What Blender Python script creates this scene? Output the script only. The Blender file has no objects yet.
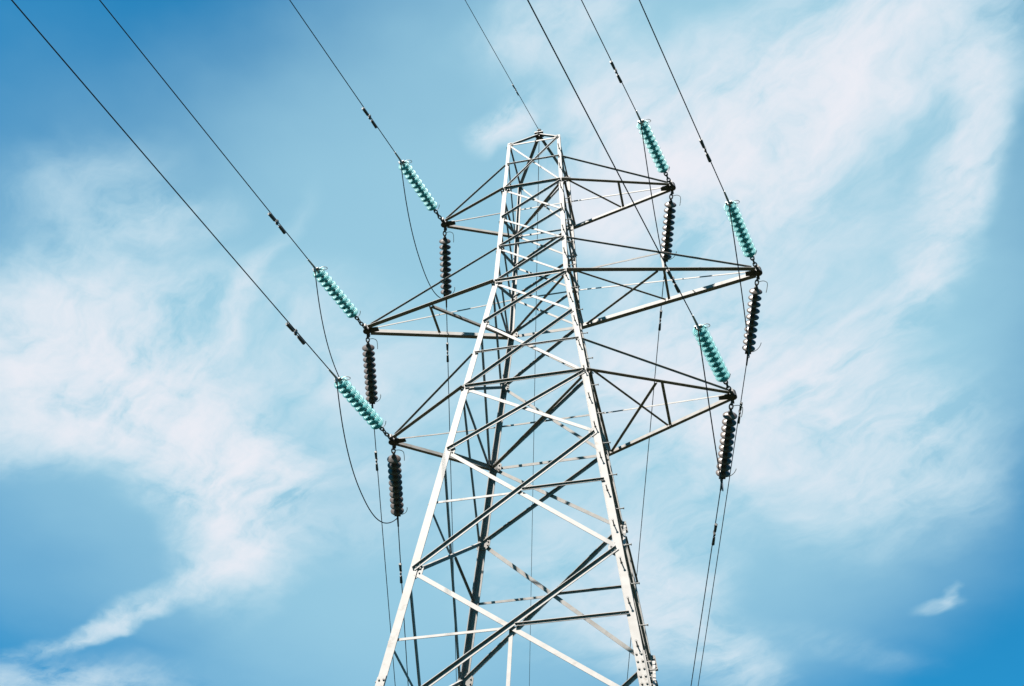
import bpy, bmesh, math, random
from mathutils import Vector, Matrix, Quaternion
random.seed(7)
C = bpy.context.scene.collection
sc = bpy.context.scene

# ------------------------------------------------------------------ camera
cam_d = bpy.data.cameras.new("camera"); cam = bpy.data.objects.new("camera", cam_d); C.objects.link(cam)
_f = Vector((-0.16261629, 0.67456332, 0.72008351)); _r = Vector((0.97652106, 0.21453238, 0.01955684)); _u = Vector((0.1412889, -0.70635698, 0.69361176))
M = Matrix((_r, _u, -_f)).transposed().to_4x4(); M.translation = Vector((3.299, -15.793, 1.6))
cam.matrix_world = M
cam_d.sensor_width = 36.0; cam_d.lens = 42.9054; cam_d.clip_end = 8000; cam_d.clip_start = 0.05
sc.camera = cam

# ------------------------------------------------------------------ light, sky, exposure
SUN_EL = math.radians(53.0)
SUN_AZ = math.atan2(-0.39, -0.92)          # azimuth from +Y towards +X: behind the camera, to its left
SUN_STRENGTH, SKY_STRENGTH = 5.0, 0.05
sun_d = bpy.data.lights.new("sun", "SUN"); sun_d.energy = SUN_STRENGTH; sun_d.angle = math.radians(0.5); sun_d.color = (1.0, 0.95, 0.88)
sun = bpy.data.objects.new("sun", sun_d); C.objects.link(sun)
to_sun = Vector((math.sin(SUN_AZ) * math.cos(SUN_EL), math.cos(SUN_AZ) * math.cos(SUN_EL), math.sin(SUN_EL)))
sun.rotation_euler = to_sun.to_track_quat('Z', 'Y').to_euler(); sun.location = (-30, -40, 60)
vs = sc.view_settings
vs.view_transform = 'Standard'; vs.look = 'None'; vs.gamma = 1.0; vs.use_curve_mapping = False
vs.exposure = 2.3

# cirrus patches on a flat cloud layer overhead: (x/z, y/z) of the patch, half length, half width, turn, density
CLOUDS = [
    (-0.7875, 0.8865, 0.2183, 0.1582, 2.9217, 0.48),
    (-0.6916, 0.9861, 0.1882, 0.1438, -1.9727, 0.38),
    (-0.6782, 0.7940, 0.1864, 0.0964, 2.9799, 0.25),
    (-0.6389, 1.0832, 0.2010, 0.1205, -1.4726, 0.35),
    (-0.6462, 1.2086, 0.2016, 0.0926, 2.0454, 0.4),
    (-0.8248, 1.3363, 0.2166, 0.0282, 2.7982, 0.28),
    (-0.9672, 1.3881, 0.1786, 0.0224, 2.9214, 0.2),
    (-1.1106, 1.5407, 0.2288, 0.1050, -3.0415, 0.25),
    (-0.5043, 0.8213, 0.1431, 0.0200, 2.3323, 0.25),
    (-0.5404, 0.6853, 0.0783, 0.0369, 3.0502, 0.2),
    (-0.4333, 0.9067, 0.1933, 0.1140, -2.6955, 0.25),
    (-0.4631, 1.1176, 0.2013, 0.1736, 2.2387, 0.2),
    (-0.1836, 0.6537, 0.0428, 0.0233, 2.5320, 0.9),
    (-0.0979, 0.5584, 0.0933, 0.0496, 2.7365, 0.4),
    (-0.0763, 0.7096, 0.1101, 0.0867, 2.1692, 0.5),
    (0.0205, 0.7295, 0.1651, 0.1264, 2.3527, 0.55),
    (0.1118, 0.6664, 0.1477, 0.0888, 2.5383, 0.5),
    (0.2036, 0.6526, 0.1041, 0.0776, 2.9912, 0.3),
    (0.2689, 0.7329, 0.1265, 0.0421, 1.5689, 0.4),
    (0.2390, 0.8708, 0.1372, 0.0440, 1.8195, 0.45),
    (0.1652, 1.0102, 0.1267, 0.0495, 2.1934, 0.4),
    (0.0589, 0.8689, 0.2079, 0.1338, 2.5122, 0.28),
    (-0.0713, 1.0461, 0.2006, 0.1689, -2.7867, 0.4),
    (0.0619, 1.1439, 0.2745, 0.1750, -2.3269, 0.4),
    (0.1682, 1.1648, 0.1729, 0.0904, -2.3098, 0.25),
    (-0.2135, 1.3838, 0.2340, 0.1795, 1.7186, 0.25),
    (-0.1283, 1.4735, 0.2176, 0.1015, 1.7853, 0.3),
    (-0.0458, 1.6495, 0.1310, 0.0652, -1.9249, 0.26),
    (0.2448, 1.5518, 0.0299, 0.0204, 3.0926, 0.16),
    (0.2553, 1.5314, 0.0342, 0.0110, 1.5843, 0.16),
    (0.0889, 1.6191, 0.1840, 0.0466, -2.4953, 0.06),
    (-0.6088, 0.6514, 0.0912, 0.0705, 2.7668, 0.18),
]
# even, textureless ice haze between them
VEILS = [
    (-0.5124, 0.7970, 0.3246, 0.2844, -2.9230, 0.42),
    (-0.4555, 1.1805, 0.5008, 0.3625, 1.9739, 0.7),
    (-0.7247, 0.9164, 0.3205, 0.2484, 2.7122, 0.5),
    (-0.0805, 0.9452, 0.4651, 0.3793, 1.6055, 0.7),
    (0.1629, 0.8622, 0.4127, 0.2429, 1.4943, 0.6),
    (0.0309, 1.2341, 0.4407, 0.3229, 1.5081, 0.6),
    (-0.2459, 0.6152, 0.2511, 0.1466, -2.9719, 0.28),
    (-0.4170, 1.5803, 0.4877, 0.3649, -3.0214, 0.5),
    (0.0434, 0.5982, 0.2558, 0.1330, -2.8970, 0.5),
    (-0.9320, 1.2225, 0.2426, 0.1824, 2.6304, 0.3),
]

def build_world():
    w = bpy.data.worlds.new("World"); sc.world = w; w.use_nodes = True
    nt = w.node_tree; N = nt.nodes; Lk = nt.links
    for n in list(N): N.remove(n)
    def node(t, **kw):
        n = N.new(t)
        for k, v in kw.items(): setattr(n, k, v)
        return n
    def math_(op, a, b=None, clamp=False):
        n = node('ShaderNodeMath', operation=op); n.use_clamp = clamp
        for i, v in enumerate((a, b)):
            if v is None: continue
            if isinstance(v, (int, float)): n.inputs[i].default_value = v
            else: Lk.new(v, n.inputs[i])
        return n.outputs[0]
    def vmath(op, a, b=None, scale=None):
        n = node('ShaderNodeVectorMath', operation=op)
        for i, v in enumerate((a, b)):
            if v is None: continue
            if isinstance(v, tuple): n.inputs[i].default_value = v
            else: Lk.new(v, n.inputs[i])
        if scale is not None: n.inputs['Scale'].default_value = scale
        return n.outputs[0]
    def noise(vec, scale, detail, rough, dist=0.0):
        n = node('ShaderNodeTexNoise'); n.inputs['Scale'].default_value = scale; n.inputs['Detail'].default_value = detail
        n.inputs['Roughness'].default_value = rough; n.inputs['Distortion'].default_value = dist
        Lk.new(vec, n.inputs['Vector']); return n
    def mapping(vec, typ, loc=(0, 0, 0), rot=0.0, scale=(1, 1, 1)):
        n = node('ShaderNodeMapping', vector_type=typ)
        n.inputs['Location'].default_value = loc; n.inputs['Rotation'].default_value = (0, 0, rot); n.inputs['Scale'].default_value = scale
        Lk.new(vec, n.inputs['Vector']); return n.outputs[0]
    tc = node('ShaderNodeTexCoord').outputs['Generated']
    sep = node('ShaderNodeSeparateXYZ'); Lk.new(tc, sep.inputs[0])
    z = math_('MAXIMUM', sep.outputs[2], 0.04)
    cmb = node('ShaderNodeCombineXYZ')
    Lk.new(math_('DIVIDE', sep.outputs[0], z), cmb.inputs[0]); Lk.new(math_('DIVIDE', sep.outputs[1], z), cmb.inputs[1])
    q = cmb.outputs[0]
    # ragged, wind-torn edges: the layer coordinate is bent by three sizes of noise
    qq = q
    for sc_, amp, det in ((2.6, 0.14, 2.0), (7.0, 0.075, 3.0), (24.0, 0.022, 3.0)):
        nz = noise(q, sc_, det, 0.55).outputs['Color']
        qq = vmath('ADD', qq, vmath('SCALE', vmath('SUBTRACT', nz, (0.5, 0.5, 0.5)), scale=amp))
    flat = vmath('MULTIPLY', qq, (1.0, 1.0, 0.0))
    def patches(lst):
        total = None
        for (cx, cy, a, b, ang, wt) in lst:
            m = mapping(flat, 'TEXTURE', (cx, cy, 0), ang, (a * 1.45, b * 1.45, 1))
            g = node('ShaderNodeTexGradient', gradient_type='SPHERICAL'); Lk.new(m, g.inputs[0])
            mr = node('ShaderNodeMapRange', interpolation_type='SMOOTHSTEP'); Lk.new(g.outputs['Fac'], mr.inputs['Value'])
            mr.inputs['From Min'].default_value = 0.0; mr.inputs['From Max'].default_value = 0.85; mr.inputs['To Min'].default_value = 0.0; mr.inputs['To Max'].default_value = wt
            total = mr.outputs[0] if total is None else math_('ADD', total, mr.outputs[0])
        return total
    total = patches(CLOUDS)
    smooth = math_('SUBTRACT', 1.0, math_('POWER', 2.718, math_('MULTIPLY', patches(VEILS), -1.5)))
    # fibres combed along the wind, and lumpier puffs
    comb = mapping(flat, 'TEXTURE', rot=math.radians(147), scale=(0.26, 0.075, 1))
    fib = noise(comb, 1.3, 9.0, 0.60, 0.15).outputs['Fac']
    puff = noise(flat, 6.5, 11.0, 0.64, 0.3).outputs['Fac']
    comb2 = mapping(flat, 'TEXTURE', rot=math.radians(128), scale=(0.11, 0.030, 1))
    fine = noise(comb2, 1.2, 8.0, 0.62, 0.12).outputs['Fac']
    tex = math_('ADD', math_('ADD', math_('MULTIPLY', fib, 0.36), math_('MULTIPLY', puff, 0.50)), math_('MULTIPLY', fine, 0.14))
    mr = node('ShaderNodeMapRange'); Lk.new(tex, mr.inputs['Value'])
    mr.inputs['From Min'].default_value = 0.385; mr.inputs['From Max'].default_value = 0.64; mr.inputs['To Min'].default_value = 0.10; mr.inputs['To Max'].default_value = 1.70
    # soft saturation so that stacked patches do not turn into flat white
    dens = math_('MULTIPLY', total, mr.outputs[0])
    dens = math_('SUBTRACT', 1.0, math_('POWER', 2.718, math_('MULTIPLY', dens, -2.0)))
    sky = node('ShaderNodeTexSky', sky_type='NISHITA'); sky.sun_disc = False
    sky.sun_elevation = SUN_EL; sky.sun_rotation = SUN_AZ; sky.air_density = 1.0; sky.dust_density = 0.3; sky.ozone_density = 1.0
    tint = node('ShaderNodeMix', data_type='RGBA', blend_type='MULTIPLY'); tint.inputs[0].default_value = 1.0
    Lk.new(sky.outputs[0], tint.inputs[6]); tint.inputs[7].default_value = SKY_TINT
    # thin veil first brightens the blue to a pale cyan, thick cirrus then whitens it
    veil = node('ShaderNodeMix', data_type='RGBA')
    Lk.new(math_('SUBTRACT', 1.0, math_('MULTIPLY', math_('POWER', math_('SUBTRACT', 1.0, dens), 2.0), math_('SUBTRACT', 1.0, smooth))), veil.inputs[0])
    Lk.new(tint.outputs[2], veil.inputs[6]); veil.inputs[7].default_value = VEIL_COL
    mix = node('ShaderNodeMix', data_type='RGBA'); Lk.new(math_('POWER', dens, 1.45), mix.inputs[0])
    Lk.new(veil.outputs[2], mix.inputs[6]); mix.inputs[7].default_value = CLOUD_COL
    bg = node('ShaderNodeBackground'); Lk.new(mix.outputs[2], bg.inputs[0]); bg.inputs[1].default_value = SKY_STRENGTH
    out = node('ShaderNodeOutputWorld'); Lk.new(bg.outputs[0], out.inputs[0])
    w.cycles.sampling_method = 'MANUAL'; w.cycles.sample_map_resolution = 512
SKY_TINT = (0.075, 0.62, 0.75, 1)
CLOUD_COL = (3.62, 3.55, 3.78, 1)
VEIL_COL = (1.55, 2.75, 3.30, 1)
build_world()

# ------------------------------------------------------------------ materials
def mat(name):
    m = bpy.data.materials.new(name); m.use_nodes = True
    return m, m.node_tree, m.node_tree.nodes['Principled BSDF']

def mottled(name, c0, c1, scale, rough=(0.5, 0.7), metal=0.0, bump=0.0, stain=None, spec=0.5):
    m, nt, b = mat(name); N, L = nt.nodes, nt.links
    tc = N.new('ShaderNodeTexCoord')
    n = N.new('ShaderNodeTexNoise'); n.inputs['Scale'].default_value = scale; n.inputs['Detail'].default_value = 8; n.inputs['Roughness'].default_value = 0.62
    L.new(tc.outputs['Object'], n.inputs['Vector'])
    r = N.new('ShaderNodeValToRGB'); L.new(n.outputs['Fac'], r.inputs[0])
    r.color_ramp.elements[0].position = 0.32; r.color_ramp.elements[0].color = (*c0, 1)
    r.color_ramp.elements[1].position = 0.66; r.color_ramp.elements[1].color = (*c1, 1)
    col = r.outputs[0]
    if stain:
        n2 = N.new('ShaderNodeTexNoise'); n2.inputs['Scale'].default_value = stain[1]; n2.inputs['Detail'].default_value = 6; n2.inputs['Roughness'].default_value = 0.7
        L.new(tc.outputs['Object'], n2.inputs['Vector'])
        r2 = N.new('ShaderNodeValToRGB'); L.new(n2.outputs['Fac'], r2.inputs[0])
        r2.color_ramp.elements[0].position = 0.60; r2.color_ramp.elements[0].color = (0, 0, 0, 1)
        r2.color_ramp.elements[1].position = 0.74; r2.color_ramp.elements[1].color = (1, 1, 1, 1)
        mx = N.new('ShaderNodeMix'); mx.data_type = 'RGBA'; L.new(r2.outputs[0], mx.inputs[0]); L.new(col, mx.inputs[6]); mx.inputs[7].default_value = (*stain[0], 1)
        col = mx.outputs[2]
    L.new(col, b.inputs['Base Color'])
    mr = N.new('ShaderNodeMapRange'); L.new(n.outputs['Fac'], mr.inputs['Value']); mr.inputs['To Min'].default_value = rough[0]; mr.inputs['To Max'].default_value = rough[1]
    L.new(mr.outputs[0], b.inputs['Roughness'])
    b.inputs['Metallic'].default_value = metal; b.inputs['Specular IOR Level'].default_value = spec
    if bump:
        bp = N.new('ShaderNodeBump'); bp.inputs['Strength'].default_value = bump; bp.inputs['Distance'].default_value = 0.004
        L.new(n.outputs['Fac'], bp.inputs['Height']); L.new(bp.outputs[0], b.inputs['Normal'])
    return m

STEEL = mottled('painted_galvanised_steel', (0.098, 0.091, 0.083), (0.150, 0.142, 0.134), 6.5, (0.55, 0.75), bump=0.15, stain=((0.070, 0.056, 0.042), 3.1), spec=0.25)
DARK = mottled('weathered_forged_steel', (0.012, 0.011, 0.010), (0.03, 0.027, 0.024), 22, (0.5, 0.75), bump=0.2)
FITTING = mottled('bright_clamp_alloy', (0.16, 0.155, 0.15), (0.24, 0.23, 0.22), 25, (0.4, 0.6), bump=0.1)
WIRE = mottled('aged_aluminium_conductor', (0.008, 0.009, 0.012), (0.018, 0.020, 0.026), 9, (0.6, 0.8), spec=0.2)
PORCELAIN = mottled('brown_glazed_porcelain', (0.038, 0.030, 0.026), (0.072, 0.059, 0.052), 14, (0.28, 0.40), spec=0.25)
CONCRETE = mottled('footing_concrete', (0.26, 0.25, 0.23), (0.38, 0.37, 0.34), 6, (0.85, 0.95), bump=0.5)
GRASS = mottled('rough_grass', (0.008, 0.012, 0.005), (0.018, 0.022, 0.009), 0.35, (0.9, 1.0), bump=1.0, stain=((0.022, 0.018, 0.012), 0.06), spec=0.1)

def make_glass():
    m, nt, b = mat('toughened_teal_glass'); N, L = nt.nodes, nt.links
    tc = N.new('ShaderNodeTexCoord'); n = N.new('ShaderNodeTexNoise'); n.inputs['Scale'].default_value = 17
    L.new(tc.outputs['Object'], n.inputs['Vector'])
    r = N.new('ShaderNodeValToRGB'); L.new(n.outputs['Fac'], r.inputs[0])
    r.color_ramp.elements[0].color = (0.065, 0.205, 0.215, 1); r.color_ramp.elements[1].color = (0.095, 0.265, 0.275, 1)
    L.new(r.outputs[0], b.inputs['Base Color'])
    b.inputs['Roughness'].default_value = 0.42; b.inputs['IOR'].default_value = 1.5; b.inputs['Specular IOR Level'].default_value = 0.3
    # moulded glass lets daylight glow through the skirt
    tr = N.new('ShaderNodeBsdfTranslucent'); tr.inputs['Color'].default_value = (0.26, 0.66, 0.68, 1)
    mx = N.new('ShaderNodeMixShader'); mx.inputs[0].default_value = 0.5
    L.new(b.outputs[0], mx.inputs[1]); L.new(tr.outputs[0], mx.inputs[2]); L.new(mx.outputs[0], N['Material Output'].inputs['Surface'])
    return m
GLASS = make_glass()

# ------------------------------------------------------------------ mesh helpers
def obj(name, bm, m, parent=None, smooth=False):
    me = bpy.data.meshes.new(name)
    bmesh.ops.recalc_face_normals(bm, faces=bm.faces)
    bm.to_mesh(me); bm.free()
    if smooth:
        for p in me.polygons: p.use_smooth = True
    me.materials.append(m)
    o = bpy.data.objects.new(name, me); C.objects.link(o)
    if parent: o.parent = parent
    return o

def tag(o, label, cat, group=None):
    o['label'] = label; o['category'] = cat
    if group: o['group'] = group
    return o

def V(*a): return Vector(a)

def prism(bm, prof0, prof1):
    """Closed prism between two equal-length rings of points."""
    a = [bm.verts.new(p) for p in prof0]; b = [bm.verts.new(p) for p in prof1]
    n = len(a)
    for i in range(n):
        j = (i + 1) % n; bm.faces.new((a[i], a[j], b[j], b[i]))
    bm.faces.new(a[::-1]); bm.faces.new(b)

def angle(bm, p0, p1, du, dv, b, t, b2=None):
    """Rolled steel angle from p0 to p1: heel on the line, flanges towards du and dv."""
    b2 = b2 or b
    ax = (p1 - p0).normalized()
    u = (du - ax * du.dot(ax)).normalized()
    v = dv - ax * dv.dot(ax); v = (v - u * v.dot(u)).normalized()
    ring = ((0, 0), (b, 0), (b, t), (t, t), (t, b2), (0, b2))
    prism(bm, [p0 + u * x + v * y for x, y in ring], [p1 + u * x + v * y for x, y in ring])

def box(bm, c, ex, ey, ez, sx, sy, sz):
    ex, ey, ez = ex.normalized() * sx / 2, ey.normalized() * sy / 2, ez.normalized() * sz / 2
    prism(bm, [c + ex * i + ey * j - ez for i, j in ((-1, -1), (1, -1), (1, 1), (-1, 1))], [c + ex * i + ey * j + ez for i, j in ((-1, -1), (1, -1), (1, 1), (-1, 1))])

def frame_of(ax):
    h = V(0, 0, 1) if abs(ax.z) < 0.9 else V(1, 0, 0)
    u = ax.cross(h).normalized(); return u, ax.cross(u).normalized()

def cyl(bm, p0, p1, r0, r1=None, n=8):
    r1 = r0 if r1 is None else r1
    u, v = frame_of((p1 - p0).normalized())
    R = lambda p, r: [p + u * (r * math.cos(2 * math.pi * k / n)) + v * (r * math.sin(2 * math.pi * k / n)) for k in range(n)]
    prism(bm, R(p0, r0), R(p1, r1))

def tube(bm, pts, r, n=8):
    rings = []
    u = None
    for i, p in enumerate(pts):
        ax = (pts[min(i + 1, len(pts) - 1)] - pts[max(i - 1, 0)]).normalized()
        if u is None: u, _ = frame_of(ax)
        u = (u - ax * u.dot(ax)).normalized(); v = ax.cross(u)
        rings.append([bm.verts.new(p + u * (r * math.cos(2 * math.pi * k / n)) + v * (r * math.sin(2 * math.pi * k / n))) for k in range(n)])
    for a, b in zip(rings, rings[1:]):
        for k in range(n):
            j = (k + 1) % n; bm.faces.new((a[k], a[j], b[j], b[k]))
    bm.faces.new(rings[0][::-1]); bm.faces.new(rings[-1])

def lathe(bm, prof, n=28):
    """Closed profile of (r, z) turned about Z; r = 0 ends are poles."""
    rings = []
    for r, z in prof:
        rings.append([bm.verts.new((0, 0, z))] if r == 0 else [bm.verts.new((r * math.cos(2 * math.pi * k / n), r * math.sin(2 * math.pi * k / n), z)) for k in range(n)])
    for a, b in zip(rings, rings[1:]):
        for k in range(n):
            j = (k + 1) % n
            if len(a) == 1 and len(b) == 1: continue
            if len(a) == 1: bm.faces.new((a[0], b[j], b[k]))
            elif len(b) == 1: bm.faces.new((a[k], a[j], b[0]))
            else: bm.faces.new((a[k], a[j], b[j], b[k]))

# ------------------------------------------------------------------ ground
bm = bmesh.new()
bmesh.ops.create_grid(bm, x_segments=120, y_segments=120, size=1500)
for v in bm.verts:
    d = math.hypot(v.co.x, v.co.y)
    v.co.z = 0.0 if d < 30 else (math.sin(v.co.x * 0.011) + math.cos(v.co.y * 0.009 + 1)) * min(1.0, (d - 30) / 300) * 1.2 - 0.4 * min(1, (d - 30) / 100)
g = obj('ground', bm, GRASS); g['kind'] = 'structure'

# ------------------------------------------------------------------ the pylon
ZT, ZT1, Z1, ZA, ZT2, Z2, ZB, ZT3, Z3, ZC, ZD, ZE, ZF, ZG = 24.241, 23.432, 22.519, 21.504, 20.524, 19.437, 18.157, 17.264, 16.324, 14.746, 12.201, 9.5, 6.5, 3.4
ZAPEX = 25.34
def W(z):
    return 0.737 - (z - Z2) * 0.0296 if z >= Z2 else 0.737 + (Z2 - z) * 0.1180
def corner(sx, sy, z): return V(sx * W(z), sy * W(z), z)

pylon = bpy.data.objects.new('lattice_pylon', None); C.objects.link(pylon)
tag(pylon, 'tall white painted lattice steel pylon with three cross-arms on each side', 'pylon')

def bolt(bm, p, n, r=0.014, h=0.016): cyl(bm, p, p + n * h, r, r * 0.9, 6)

def gusset(leg, sx, sy, z, size, proud=0.0):
    """Bolted plate on the inside of the flange that faces along Y."""
    p = corner(sx, sy, z); n = V(0, sy, 0); ins = -n
    b = bmesh.new()
    t = 0.012
    ax = (corner(sx, sy, z + 0.5) - corner(sx, sy, z - 0.5)).normalized(); inn = V(-sx, 0, 0)
    o = p + ins * 0.018
    ring = [(-proud, -0.62), (0.55, -0.75), (1.0, -0.28), (1.0, 0.28), (0.55, 0.75), (-proud, 0.62)]
    prism(b, [o + inn * (x * size) + ax * (y * size) for x, y in ring], [o + inn * (x * size) + ax * (y * size) + ins * t for x, y in ring])
    for x, y in ((0.78, 0.2), (0.78, -0.2), (0.5, 0.45), (0.5, -0.45)):
        c = o + inn * (x * size) + ax * (y * size)
        bolt(b, c, n, h=0.02); bolt(b, c + ins * t, ins)
    if proud:
        for y in (-0.35, 0, 0.35): 
            c = o + inn * (-proud * 0.55 * size) + ax * (y * size); bolt(b, c, n, h=0.02); bolt(b, c + ins * t, ins)
    obj('gusset_plate', b, STEEL, leg)

LEG_SPLITS = [ZT + 0.02, Z1, Z2, Z3, ZC - 0.5, 10.05, ZF, 0.25]
LEG_B = [0.074, 0.088, 0.102, 0.116, 0.124, 0.134, 0.15]
legs = {}
for sx in (-1, 1):
    for sy in (-1, 1):
        b = bmesh.new()
        for (za, zb, fb) in zip(LEG_SPLITS, LEG_SPLITS[1:], LEG_B):
            angle(b, corner(sx, sy, zb), corner(sx, sy, za), V(-sx, 0, 0), V(0, -sy, 0), fb, 0.014)
        # cover plates over the leg joints
        for zj, fb in ((10.05, 0.13), (ZF, 0.14)):
            for n, inn in ((V(0, sy, 0), V(-sx, 0, 0)), (V(sx, 0, 0), V(0, -sy, 0))):
                p = corner(sx, sy, zj); ax = (corner(sx, sy, zj + 0.5) - p).normalized()
                c = p + inn * (fb * 0.5) + n * 0.008
                box(b, c, inn, n, ax, fb * 0.84, 0.012, 0.62)
                for k in range(5):
                    for s in (-0.25, 0.25): bolt(b, c + ax * (0.12 * (k - 2)) + inn * (s * fb) + n * 0.006, n, 0.015, 0.018)
        leg = obj('leg', b, STEEL, pylon); legs[sx, sy] = leg
        for z, s in ((ZT, 0.125), (Z1, 0.15), (ZA, 0.11), (ZT2, 0.12), (Z2, 0.175), (ZB, 0.14), (Z3, 0.2), (ZC, 0.18), (ZD, 0.21), (ZE, 0.24)):
            gusset(leg, sx, sy, z, s, 0.3 if (sy > 0 and z in (ZC, ZD)) else 0.0)
        b = bmesh.new()
        c0 = corner(sx, sy, 0)
        prism(b, [c0 + V(i * 0.45, j * 0.45, -0.6) for i, j in ((-1, -1), (1, -1), (1, 1), (-1, 1))], [c0 + V(i * 0.3, j * 0.3, 0.3) for i, j in ((-1, -1), (1, -1), (1, 1), (-1, 1))])
        obj('footing', b, CONCRETE, leg)

# climbing pegs up the two flanges of one leg
z = 3.4; k = 0
while z < ZT - 0.3:
    p = corner(1, -1, z); fb = LEG_B[max(i for i in range(7) if z <= LEG_SPLITS[i])] * 0.5
    b = bmesh.new()
    n, base = (V(0, -1, 0), p + V(-fb, 0, 0)) if k % 2 else (V(1, 0, 0), p + V(0, fb, 0))
    cyl(b, base - n * 0.03, base + n * 0.12, 0.0095); cyl(b, base + n * 0.12, base + n * 0.132, 0.018, n=6); cyl(b, base, base + n * 0.014, 0.018, n=6); cyl(b, base - n * 0.03, base - n * 0.015, 0.018, n=6)
    obj('step_bolt', b, STEEL, legs[1, -1])
    z += 0.37; k += 1

# four braced faces
FACES = [(V(0, -1, 0), V(1, 0, 0)), (V(0, 1, 0), V(-1, 0, 0)), (V(-1, 0, 0), V(0, -1, 0)), (V(1, 0, 0), V(0, 1, 0))]   # outward normal, direction along the face
def fpt(face, s, z):
    n, a = face; w = W(z); return n * w + a * (s * w) + V(0, 0, z)
PANELS = [(ZT, Z1, 0.050), (Z1, ZA, 0.060), (ZA, ZT2, 0.060), (ZT2, Z2, 0.060), (Z2, ZB, 0.072), (ZB, Z3, 0.075), (Z3, ZC, 0.085), (ZC, ZD, 0.092), (ZD, ZE, 0.095), (ZE, ZF, 0.1), (ZF, ZG, 0.1), (ZG, 0.4, 0.1)]
FLAT = 0.014
def brace(name, face, p0, p1, b, outside, t=0.009, lift=0.0):
    """One angle bar bolted flat on a face, its other flange standing out (outside) or in."""
    n, a = face
    ax = (p1 - p0).normalized()
    # true normal of the leaning face
    fn = (fpt(face, 0, p0.z - 0.3) - fpt(face, 0, p0.z)).cross(a); fn = fn.normalized()
    if fn.dot(n) < 0: fn = -fn
    down = fn.cross(ax).normalized()
    if down.z > 0: down = -down
    off = fn * (0.002 + lift) if outside else -fn * (FLAT + 0.002 + lift)
    m = bmesh.new()
    e = 0.035
    angle(m, p0 - down * b / 2 + ax * e + off, p1 - down * b / 2 - ax * e + off, down, fn if outside else -fn, b * 0.92, t, b * (0.72 if b < 0.066 else 0.56))
    for q_, d in ((p0, ax), (p1, -ax)):
        for k in (0.08, 0.15): bolt(m, q_ + d * k + off + (fn if outside else -fn) * t, fn if outside else -fn, 0.010, 0.008)
    return obj(name, m, STEEL, pylon)

for face in FACES:
    for (za, zb, b) in PANELS:
        b = b * 0.83
        brace('diagonal_brace', face, fpt(face, 0.97, za), fpt(face, -0.97, zb), b, True)
        brace('diagonal_brace', face, fpt(face, -0.97, za), fpt(face, 0.97, zb), b, False)
    for z, b in ((ZT, 0.045), (ZT1, 0.036), (Z1, 0.06), (ZT2, 0.038), (Z2, 0.075), (ZT3, 0.038), (Z3, 0.06)):
        if face[0].y == 0 and z in (ZT1, ZT2, ZT3): continue
        brace('horizontal_brace', face, fpt(face, -0.99, z), fpt(face, 0.99, z), b, z not in (ZT,), lift=0.012)
    for za, zb in ((ZC, ZD), (ZD, ZE)):
        wa, wb = W(za), W(zb); zc = za - (za - zb) * wa / (wa + wb)
        brace('secondary_brace', face, fpt(face, -0.97, zc), fpt(face, -0.02, zc), 0.047, False, lift=0.012)
        brace('secondary_brace', face, fpt(face, 0.02, zc), fpt(face, 0.97, zc), 0.047, True, lift=0.012)
        if zb == ZE:
            m = bmesh.new(); p0 = fpt(face, 0, zc); p1 = fpt(face, 0, ZE)
            angle(m, p0 - face[1] * 0.027 - face[0] * 0.05, p1 - face[1] * 0.027 - face[0] * 0.05, face[1], -face[0], 0.055, 0.008)
            obj('hanger', m, STEEL, pylon)
    brace('horizontal_brace', face, fpt(face, -0.99, ZE), fpt(face, 0.99, ZE), 0.08, True, lift=0.012)

# plan bracing inside the body
for z in (Z1, Z2, Z3):
    m = bmesh.new(); p0, p1 = corner(-1, 1, z - 0.05), corner(1, -1, z - 0.05)
    d = (p1 - p0).normalized()
    angle(m, p0 + d * 0.1, p1 - d * 0.1, d.cross(V(0, 0, 1)), V(0, 0, 1), 0.05, 0.007)
    obj('plan_brace', m, STEEL, pylon)

# earth-wire peak
m = bmesh.new()
for sx in (-1, 1):
    for sy in (-1, 1):
        p0 = corner(sx, sy, ZT); p1 = V(0.02 * sx, 0.02 * sy, ZAPEX)
        angle(m, p0, p1, V(-sx, 0, 0), V(0, -sy, 0), 0.06, 0.008)
peak = obj('earth_wire_peak', m, STEEL, pylon)
m = bmesh.new()
box(m, V(0, 0, ZAPEX - 0.02), V(1, 0, 0), V(0, 1, 0), V(0, 0, 1), 0.20, 0.16, 0.03)
box(m, V(0, 0, ZAPEX - 0.09), V(1, 0, 0), V(0, 1, 0), V(0, 0, 1), 0.10, 0.10, 0.12)
cyl(m, V(0, 0, ZAPEX), V(0, 0, ZAPEX + 0.10), 0.035); cyl(m, V(0, 0, ZAPEX + 0.10), V(0, 0, ZAPEX + 0.15), 0.05)
obj('peak_cap', m, DARK, peak)

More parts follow.
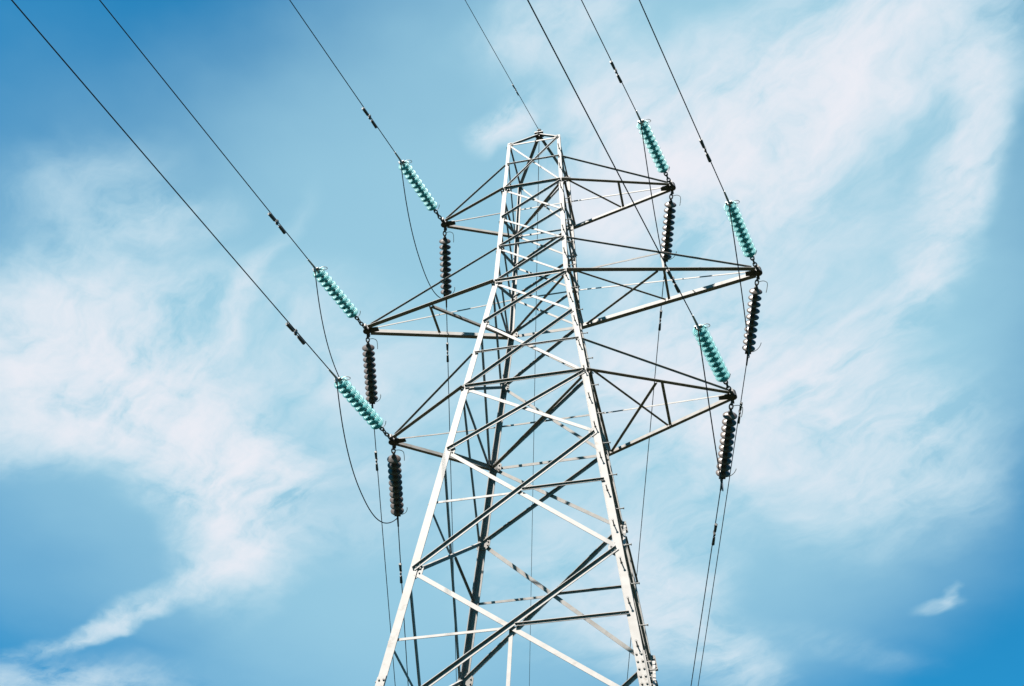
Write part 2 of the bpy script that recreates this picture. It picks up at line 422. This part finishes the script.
# ------------------------------------------------------------------ cross-arms
TIPS = {('L', '1'): (-2.097, 22.519), ('L', '2'): (-3.52, 19.437), ('L', '3'): (-2.688, 16.324), ('R', '1'): (2.873, 22.519), ('R', '2'): (4.292, 19.437), ('R', '3'): (3.462, 16.324)}
ARM_NAME = {'1': 'upper', '2': 'middle', '3': 'lower'}
SIDE = {'L': 'left', 'R': 'right'}
for (s, k), (tx, tz) in TIPS.items():
    sx = 1 if s == 'R' else -1
    tip = V(tx, 0, tz)
    cb = {'1': 0.062, '2': 0.086, '3': 0.064}[k]
    zt = {'1': ZT1, '2': ZT2, '3': ZT3}[k]
    m = bmesh.new()
    for sy in (-1, 1):
        p0 = corner(sx, sy, tz); p1 = tip + V(0, sy * 0.035, 0)
        d = (p1 - p0).normalized()
        angle(m, p0 - d * 0.03, p1 - d * 0.06, V(0, sy, 0), V(0, 0, 1), cb, 0.010)
    arm = obj('cross_arm', m, STEEL, pylon)
    arm['label'] = '%s %s cross-arm, its two bottom chords meeting at a dark tip plate' % (ARM_NAME[k], SIDE[s])
    chord = lambda sy, f: corner(sx, sy, tz).lerp(tip + V(0, sy * 0.035, 0), f)
    tie = lambda sy, f: corner(sx, sy, zt).lerp(tip + V(0, sy * 0.03, 0.09), f)
    for sy in (-1, 1):
        m = bmesh.new()
        angle(m, tie(sy, 0.0), tie(sy, 0.97), V(0, sy, 0), V(0, 0, -1), 0.029, 0.005)
        obj('upper_tie', m, STEEL, arm)
    def lace(name, p0, p1, b, flat=V(0, 0, 1)):
        d = (p1 - p0).normalized(); m = bmesh.new()
        side = d.cross(V(0, 0, 1)) if abs(d.z) < 0.9 else V(0, 1, 0)
        angle(m, p0 + d * 0.02, p1 - d * 0.02, side, flat, b, 0.006); obj(name, m, STEEL, arm)
    if (s, k) in (('R', '1'), ('R', '2'), ('R', '3'), ('L', '2')):
        fr = 0.50
        up = V(0, 0, 0.012)
        lace('strut', chord(-1, fr) + up, chord(1, fr) + up, 0.05)
        if (s, k) != ('L', '2'): lace('lacing_bar', chord(-1, 0.03) + up, chord(1, fr - 0.01) + up, 0.04)
        if (s, k) in (('R', '2'), ('R', '3')): lace('lacing_bar', chord(1, 0.03) - up, chord(-1, fr - 0.02) - up, 0.05)
        if (s, k) == ('L', '2'): lace('lacing_bar', chord(1, 0.0) - up, chord(-1, fr - 0.02) - up, 0.05)
    if (s, k) == ('R', '2'):
        for sy in (-1,):
            m = bmesh.new(); angle(m, chord(sy, 0.5), tie(sy, 0.5), V(1, 0, 0), V(0, 1, 0), 0.04, 0.006); obj('hanger', m, STEEL, arm)
            m = bmesh.new(); angle(m, chord(sy, 0.03), tie(sy, 0.5), V(0, 0, -1), V(0, 1, 0), 0.035, 0.006); obj('lacing_bar', m, STEEL, arm)
    # tip plate with its bolts and the two eye plates the strings hook into
    m = bmesh.new()
    cyl(m, tip + V(0, 0, -0.035), tip + V(0, 0, 0.10), 0.080, 0.066, 14)
    cyl(m, tip + V(0, 0, -0.05), tip + V(0, 0, -0.036), 0.062, 0.062, 14)
    prism(m, [tip + V(-sx * x, y, -0.012) for x, y in ((0.0, 0.07), (0.24, 0.05), (0.24, -0.05), (0.0, -0.07))], [tip + V(-sx * x, y, 0.006) for x, y in ((0.0, 0.07), (0.24, 0.05), (0.24, -0.05), (0.0, -0.07))])
    for sy in (-1, 1):
        box(m, tip + V(0.0, sy * 0.10, 0.0), V(1, 0, 0), V(0, 1, 0), V(0, 0, 1), 0.035, 0.12, 0.075)
    for i in range(6):
        a = i * math.pi / 3; bolt(m, tip + V(0.055 * math.cos(a), 0.055 * math.sin(a), -0.03), V(0, 0, -1), 0.013, 0.02)
    obj('tip_plate', m, DARK, arm)

# ------------------------------------------------------------------ insulator strings
WIRES = {
    ('front', 'L', '1'): ([-2.507, -1.99, 22.279], -0.20400, 0.12046, 876.5),
    ('front', 'L', '2'): ([-3.93, -1.992, 19.21], -0.18680, 0.11627, 846.3),
    ('front', 'L', '3'): ([-3.098, -1.994, 16.117], -0.18176, 0.11393, 977.4),
    ('front', 'R', '1'): ([2.463, -1.989, 22.267], -0.21651, 0.12130, 889.2),
    ('front', 'R', '2'): ([3.882, -1.994, 19.232], -0.21279, 0.12049, 905.1),
    ('front', 'R', '3'): ([3.051, -1.996, 16.144], -0.21030, 0.12153, 853.6),
    ('back', 'L', '1'): ([-2.495, 1.788, 22.132], -0.22537, 0.12022, 896.1),
    ('back', 'L', '2'): ([-3.92, 1.798, 19.101], -0.22143, 0.11951, 874.4),
    ('back', 'L', '3'): ([-3.089, 1.803, 16.019], -0.22651, 0.12022, 888.7),
    ('back', 'R', '1'): ([2.471, 1.805, 22.227], -0.21337, 0.11933, 865.0),
    ('back', 'R', '2'): ([3.896, 1.78, 19.016], -0.21500, 0.11994, 881.0),
    ('back', 'R', '3'): ([3.064, 1.789, 15.945], -0.21913, 0.11997, 895.7),
    ('front', 'E', '0'): ([0.0, 0.0, 25.473], -0.21246, 0.10956, 997.7),
    ('back', 'E', '0'): ([0.0, 0.0, 25.473], -0.21641, 0.11010, 1010.8),
}
def horn(parent, pts, r=0.0065):
    b = bmesh.new()
    # Catmull-Rom through the points
    P = [pts[0]] + pts + [pts[-1]]; out = []
    for i in range(1, len(P) - 2):
        for j in range(6):
            t = j / 6; a, b_, c, d = P[i - 1], P[i], P[i + 1], P[i + 2]
            out.append(0.5 * ((2 * b_) + (c - a) * t + (2 * a - 5 * b_ + 4 * c - d) * t * t + (3 * b_ - a - 3 * c + d) * t ** 3))
    out.append(pts[-1]); tube(b, out, r, 6)
    return obj('arcing_horn', b, FITTING, parent)

def make_string(glass, length, front):
    """Built along +Z from the cross-arm tip; local X is the side its horns stand on, local Y points up."""
    root = bpy.data.objects.new('insulator_string', None); C.objects.link(root)
    n, pitch = 10, 0.142
    d0 = length - 0.13 - n * pitch                      # where the first cap starts
    b = bmesh.new()                                      # chain of shackles and links
    z = 0.07; i = 0
    while z < d0 + 0.01:
        L = min(0.125, d0 + 0.03 - z); 
        if L < 0.04: break
        u = V(1, 0, 0) if i % 2 else V(0, 1, 0)
        pts = []
        for k in range(13):
            a = 2 * math.pi * k / 12; pts.append(V(0, 0, z + L / 2) + V(0, 0, 1) * (math.cos(a) * L * 0.5) + u * (math.sin(a) * 0.032))
        tube(b, pts, 0.0135, 6); z += 0.095; i += 1
    cyl(b, V(0, 0, d0 - 0.05), V(0, 0, d0 + 0.02), 0.022)
    obj('shackle_chain', b, DARK, root)
    for k in range(n):
        z0 = d0 + k * pitch
        b = bmesh.new()
        R = 0.128
        if glass:
            prof = [(0.030, 0.035), (0.050, 0.040), (0.085, 0.056), (0.112, 0.076), (R, 0.100), (R, 0.108), (0.121, 0.112), (0.112, 0.104), (0.104, 0.122), (0.096, 0.123), (0.088, 0.096), (0.078, 0.118), (0.070, 0.118), (0.062, 0.090), (0.050, 0.110), (0.043, 0.110), (0.034, 0.086), (0.014, 0.086), (0.014, 0.05), (0.030, 0.035)]
        else:
            prof = [(0.030, 0.040), (0.052, 0.052), (0.085, 0.068), (0.114, 0.086), (R, 0.100), (0.127, 0.107), (0.118, 0.106), (0.106, 0.094), (0.098, 0.108), (0.090, 0.108), (0.080, 0.088), (0.068, 0.106), (0.060, 0.106), (0.048, 0.086), (0.014, 0.084), (0.014, 0.05), (0.030, 0.040)]
        lathe(b, [(r, zz) for r, zz in prof])
        disc = obj('insulator_disc', b, GLASS if glass else PORCELAIN, root, True); disc.location = (0, 0, z0)
        b = bmesh.new()
        lathe(b, [(0, -0.012), (0.028, -0.012), (0.034, 0.0), (0.038, 0.02), (0.047, 0.038), (0.048, 0.050), (0.030, 0.052), (0, 0.052)], 14)
        lathe(b, [(0, 0.05), (0.013, 0.05), (0.013, 0.125), (0.020, 0.132), (0.018, 0.142), (0, 0.142)], 10)
        obj('metal_cap', b, DARK, disc, True)
    ze = d0 + n * pitch
    b = bmesh.new()                                      # compression dead-end clamp
    cyl(b, V(0, 0, ze - 0.02), V(0, 0, ze + 0.05), 0.020)
    box(b, V(0, 0, ze + 0.055), V(1, 0, 0), V(0, 1, 0), V(0, 0, 1), 0.12, 0.022, 0.075)
    for x in (-0.04, 0.04): cyl(b, V(x, -0.03, ze + 0.055), V(x, 0.03, ze + 0.055), 0.015, n=6)
    cyl(b, V(0, 0, ze + 0.08), V(0, 0, ze + 0.36), 0.021, 0.016)
    box(b, V(0, -0.055, ze + 0.10), V(1, 0, 0), V(0, 1, 0), V(0, 0, 1), 0.03, 0.09, 0.06)
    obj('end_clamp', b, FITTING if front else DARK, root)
    if front:
        horn(root, [V(0.05, 0.0, ze + 0.05), V(0.10, 0.04, ze + 0.03), V(0.145, 0.06, ze + 0.0), V(0.17, 0.065, ze - 0.05), V(0.15, 0.045, ze - 0.06), V(0.10, 0.02, ze - 0.02), V(0.06, 0.0, ze + 0.04)])
        horn(root, [V(0.02, 0.0, d0 - 0.06), V(0.08, 0.05, d0 - 0.05), V(0.12, 0.09, d0 + 0.0)])
    else:
        horn(root, [V(0.02, 0.0, d0 - 0.10), V(0.06, 0.03, d0 - 0.14), V(0.13, 0.05, d0 - 0.16), V(0.19, 0.05, d0 - 0.12), V(0.20, 0.04, d0 + 0.0), V(0.195, 0.03, d0 + 0.10)])
        horn(root, [V(0.02, 0.0, ze + 0.04), V(0.10, 0.02, ze + 0.02), V(0.17, 0.05, ze - 0.06), V(0.205, 0.09, ze - 0.17), V(0.21, 0.12, ze - 0.25)])
    return root

def copy_tree(o, parent=None):
    c = o.copy(); C.objects.link(c)
    if parent: c.parent = parent
    for ch in list(o.children): copy_tree(ch, c)
    return c

protos = {}
for (side, s, k), (E, th, sl, cv) in WIRES.items():
    if s == 'E': continue
    tx, tz = TIPS[s, k]
    tip = V(tx, 0, tz); d = V(*E) - tip
    fr = side == 'front'
    if fr not in protos:
        root = protos[fr] = make_string(fr, d.length, fr)
    else:
        root = copy_tree(protos[fr])
    zx = d.normalized(); xx = V(1, 0, 0); xx = (xx - zx * xx.dot(zx)).normalized(); yy = zx.cross(xx)
    if yy.z < 0: yy = -yy; 
    # keep it right-handed: X towards the right-hand side of the line wherever that leaves Y pointing up
    R = Matrix((xx, zx.cross(xx), zx)).transposed()
    root.rotation_mode = 'QUATERNION'; root.rotation_quaternion = R.to_quaternion(); root.location = tip
    pos = 'the tip of the %s %s cross-arm' % (ARM_NAME[k], SIDE[s])
    if fr: tag(root, 'teal glass disc insulator string reaching forward from ' + pos, 'insulator', 'glass insulator strings on the near side of the pylon')
    else: tag(root, 'dark brown disc insulator string hanging below ' + pos, 'insulator', 'dark insulator strings on the far side of the pylon')

# ------------------------------------------------------------------ conductors and earth wires, sagging in parabolas
DAMPER_AT = {('front', 'L', '1'): [1.27], ('front', 'L', '2'): [1.32], ('front', 'L', '3'): [1.32], ('front', 'R', '1'): [1.33], ('front', 'R', '2'): [1.35], ('front', 'R', '3'): [1.21], ('front', 'E', '0'): [1.33], ('back', 'L', '1'): [1.48], ('back', 'L', '2'): [1.52], ('back', 'L', '3'): [1.48], ('back', 'R', '1'): [1.51], ('back', 'R', '2'): [1.44], ('back', 'R', '3'): [1.33]}
def wire_point(E, th, sg, sl, cv, t):
    return V(*E) + V(math.sin(th) * t, sg * math.cos(th) * t, -sl * t + t * t / (2 * cv))
for (side, s, k), (E, th, sl, cv) in WIRES.items():
    sg = -1 if side == 'front' else 1
    span = 185.0
    b = bmesh.new()
    ts = [span * (i / 110) ** 1.7 for i in range(111)]
    tube(b, [wire_point(E, th, sg, sl, cv, t) for t in ts], 0.007 if s == 'E' else 0.0092, 8)
    if s == 'E':
        w = obj('earth_wire', b, WIRE)
        tag(w, 'thin earth wire rising from the top of the pylon to the upper edge' if sg < 0 else 'thin earth wire falling away behind the pylon from its very top', 'wire', 'earth wires')
    else:
        w = obj('conductor_cable', b, WIRE)
        where = '%s %s' % (ARM_NAME[k], SIDE[s])
        tag(w, ('dark overhead conductor running up and forward from the %s glass insulator string' if sg < 0 else 'dark overhead conductor running away from under the %s brown insulator string') % where, 'cable', 'conductors on the near side' if sg < 0 else 'conductors on the far side')
    for td in DAMPER_AT.get((side, s, k), ()):
        p = wire_point(E, th, sg, sl, cv, td); ax = (wire_point(E, th, sg, sl, cv, td + 0.1) - p).normalized()
        dn = V(0, 0, -1); dn = (dn - ax * dn.dot(ax)).normalized()
        q = 0.6 if s == 'E' else 1.0
        b = bmesh.new(); c = p + dn * 0.06 * q
        cyl(b, c - ax * 0.24 * q, c + ax * 0.24 * q, 0.007 * q)
        box(b, p + dn * 0.03 * q, ax, dn.cross(ax), dn, 0.05 * q, 0.035 * q, 0.10 * q)
        for e in (-1, 1):
            cyl(b, c + ax * (e * 0.075 * q), c + ax * (e * 0.27 * q), 0.024 * q, 0.030 * q, 10)
        obj('vibration_damper', b, DARK, w)

# jumper loops that carry the current past the cross-arm tips
JUMP = {('L', '1'): 1.0, ('L', '2'): 1.0, ('L', '3'): 1.0, ('R', '1'): 1.05, ('R', '2'): 1.1, ('R', '3'): 1.25}
for (s, k), sag in JUMP.items():
    tip = V(TIPS[s, k][0], 0, TIPS[s, k][1])
    a = V(*WIRES['front', s, k][0]); c = V(*WIRES['back', s, k][0])
    a = a + (tip - a).normalized() * 0.04 + V(0, 0, -0.05); c = c + (tip - c).normalized() * 0.02 + V(0, 0, -0.03)
    pts = []
    for i in range(41):
        t = i / 40; h = 1 - abs(2 * t - 1) ** 2.3
        pts.append(a.lerp(c, t) + V(0, 0, -sag * h))
    b = bmesh.new(); tube(b, pts, 0.010, 8)
    j = obj('jumper_cable', b, WIRE)
    tag(j, 'slack jumper cable looping under the tip of the %s %s cross-arm' % (ARM_NAME[k], SIDE[s]), 'jumper cable', 'jumper loops between the insulator strings')
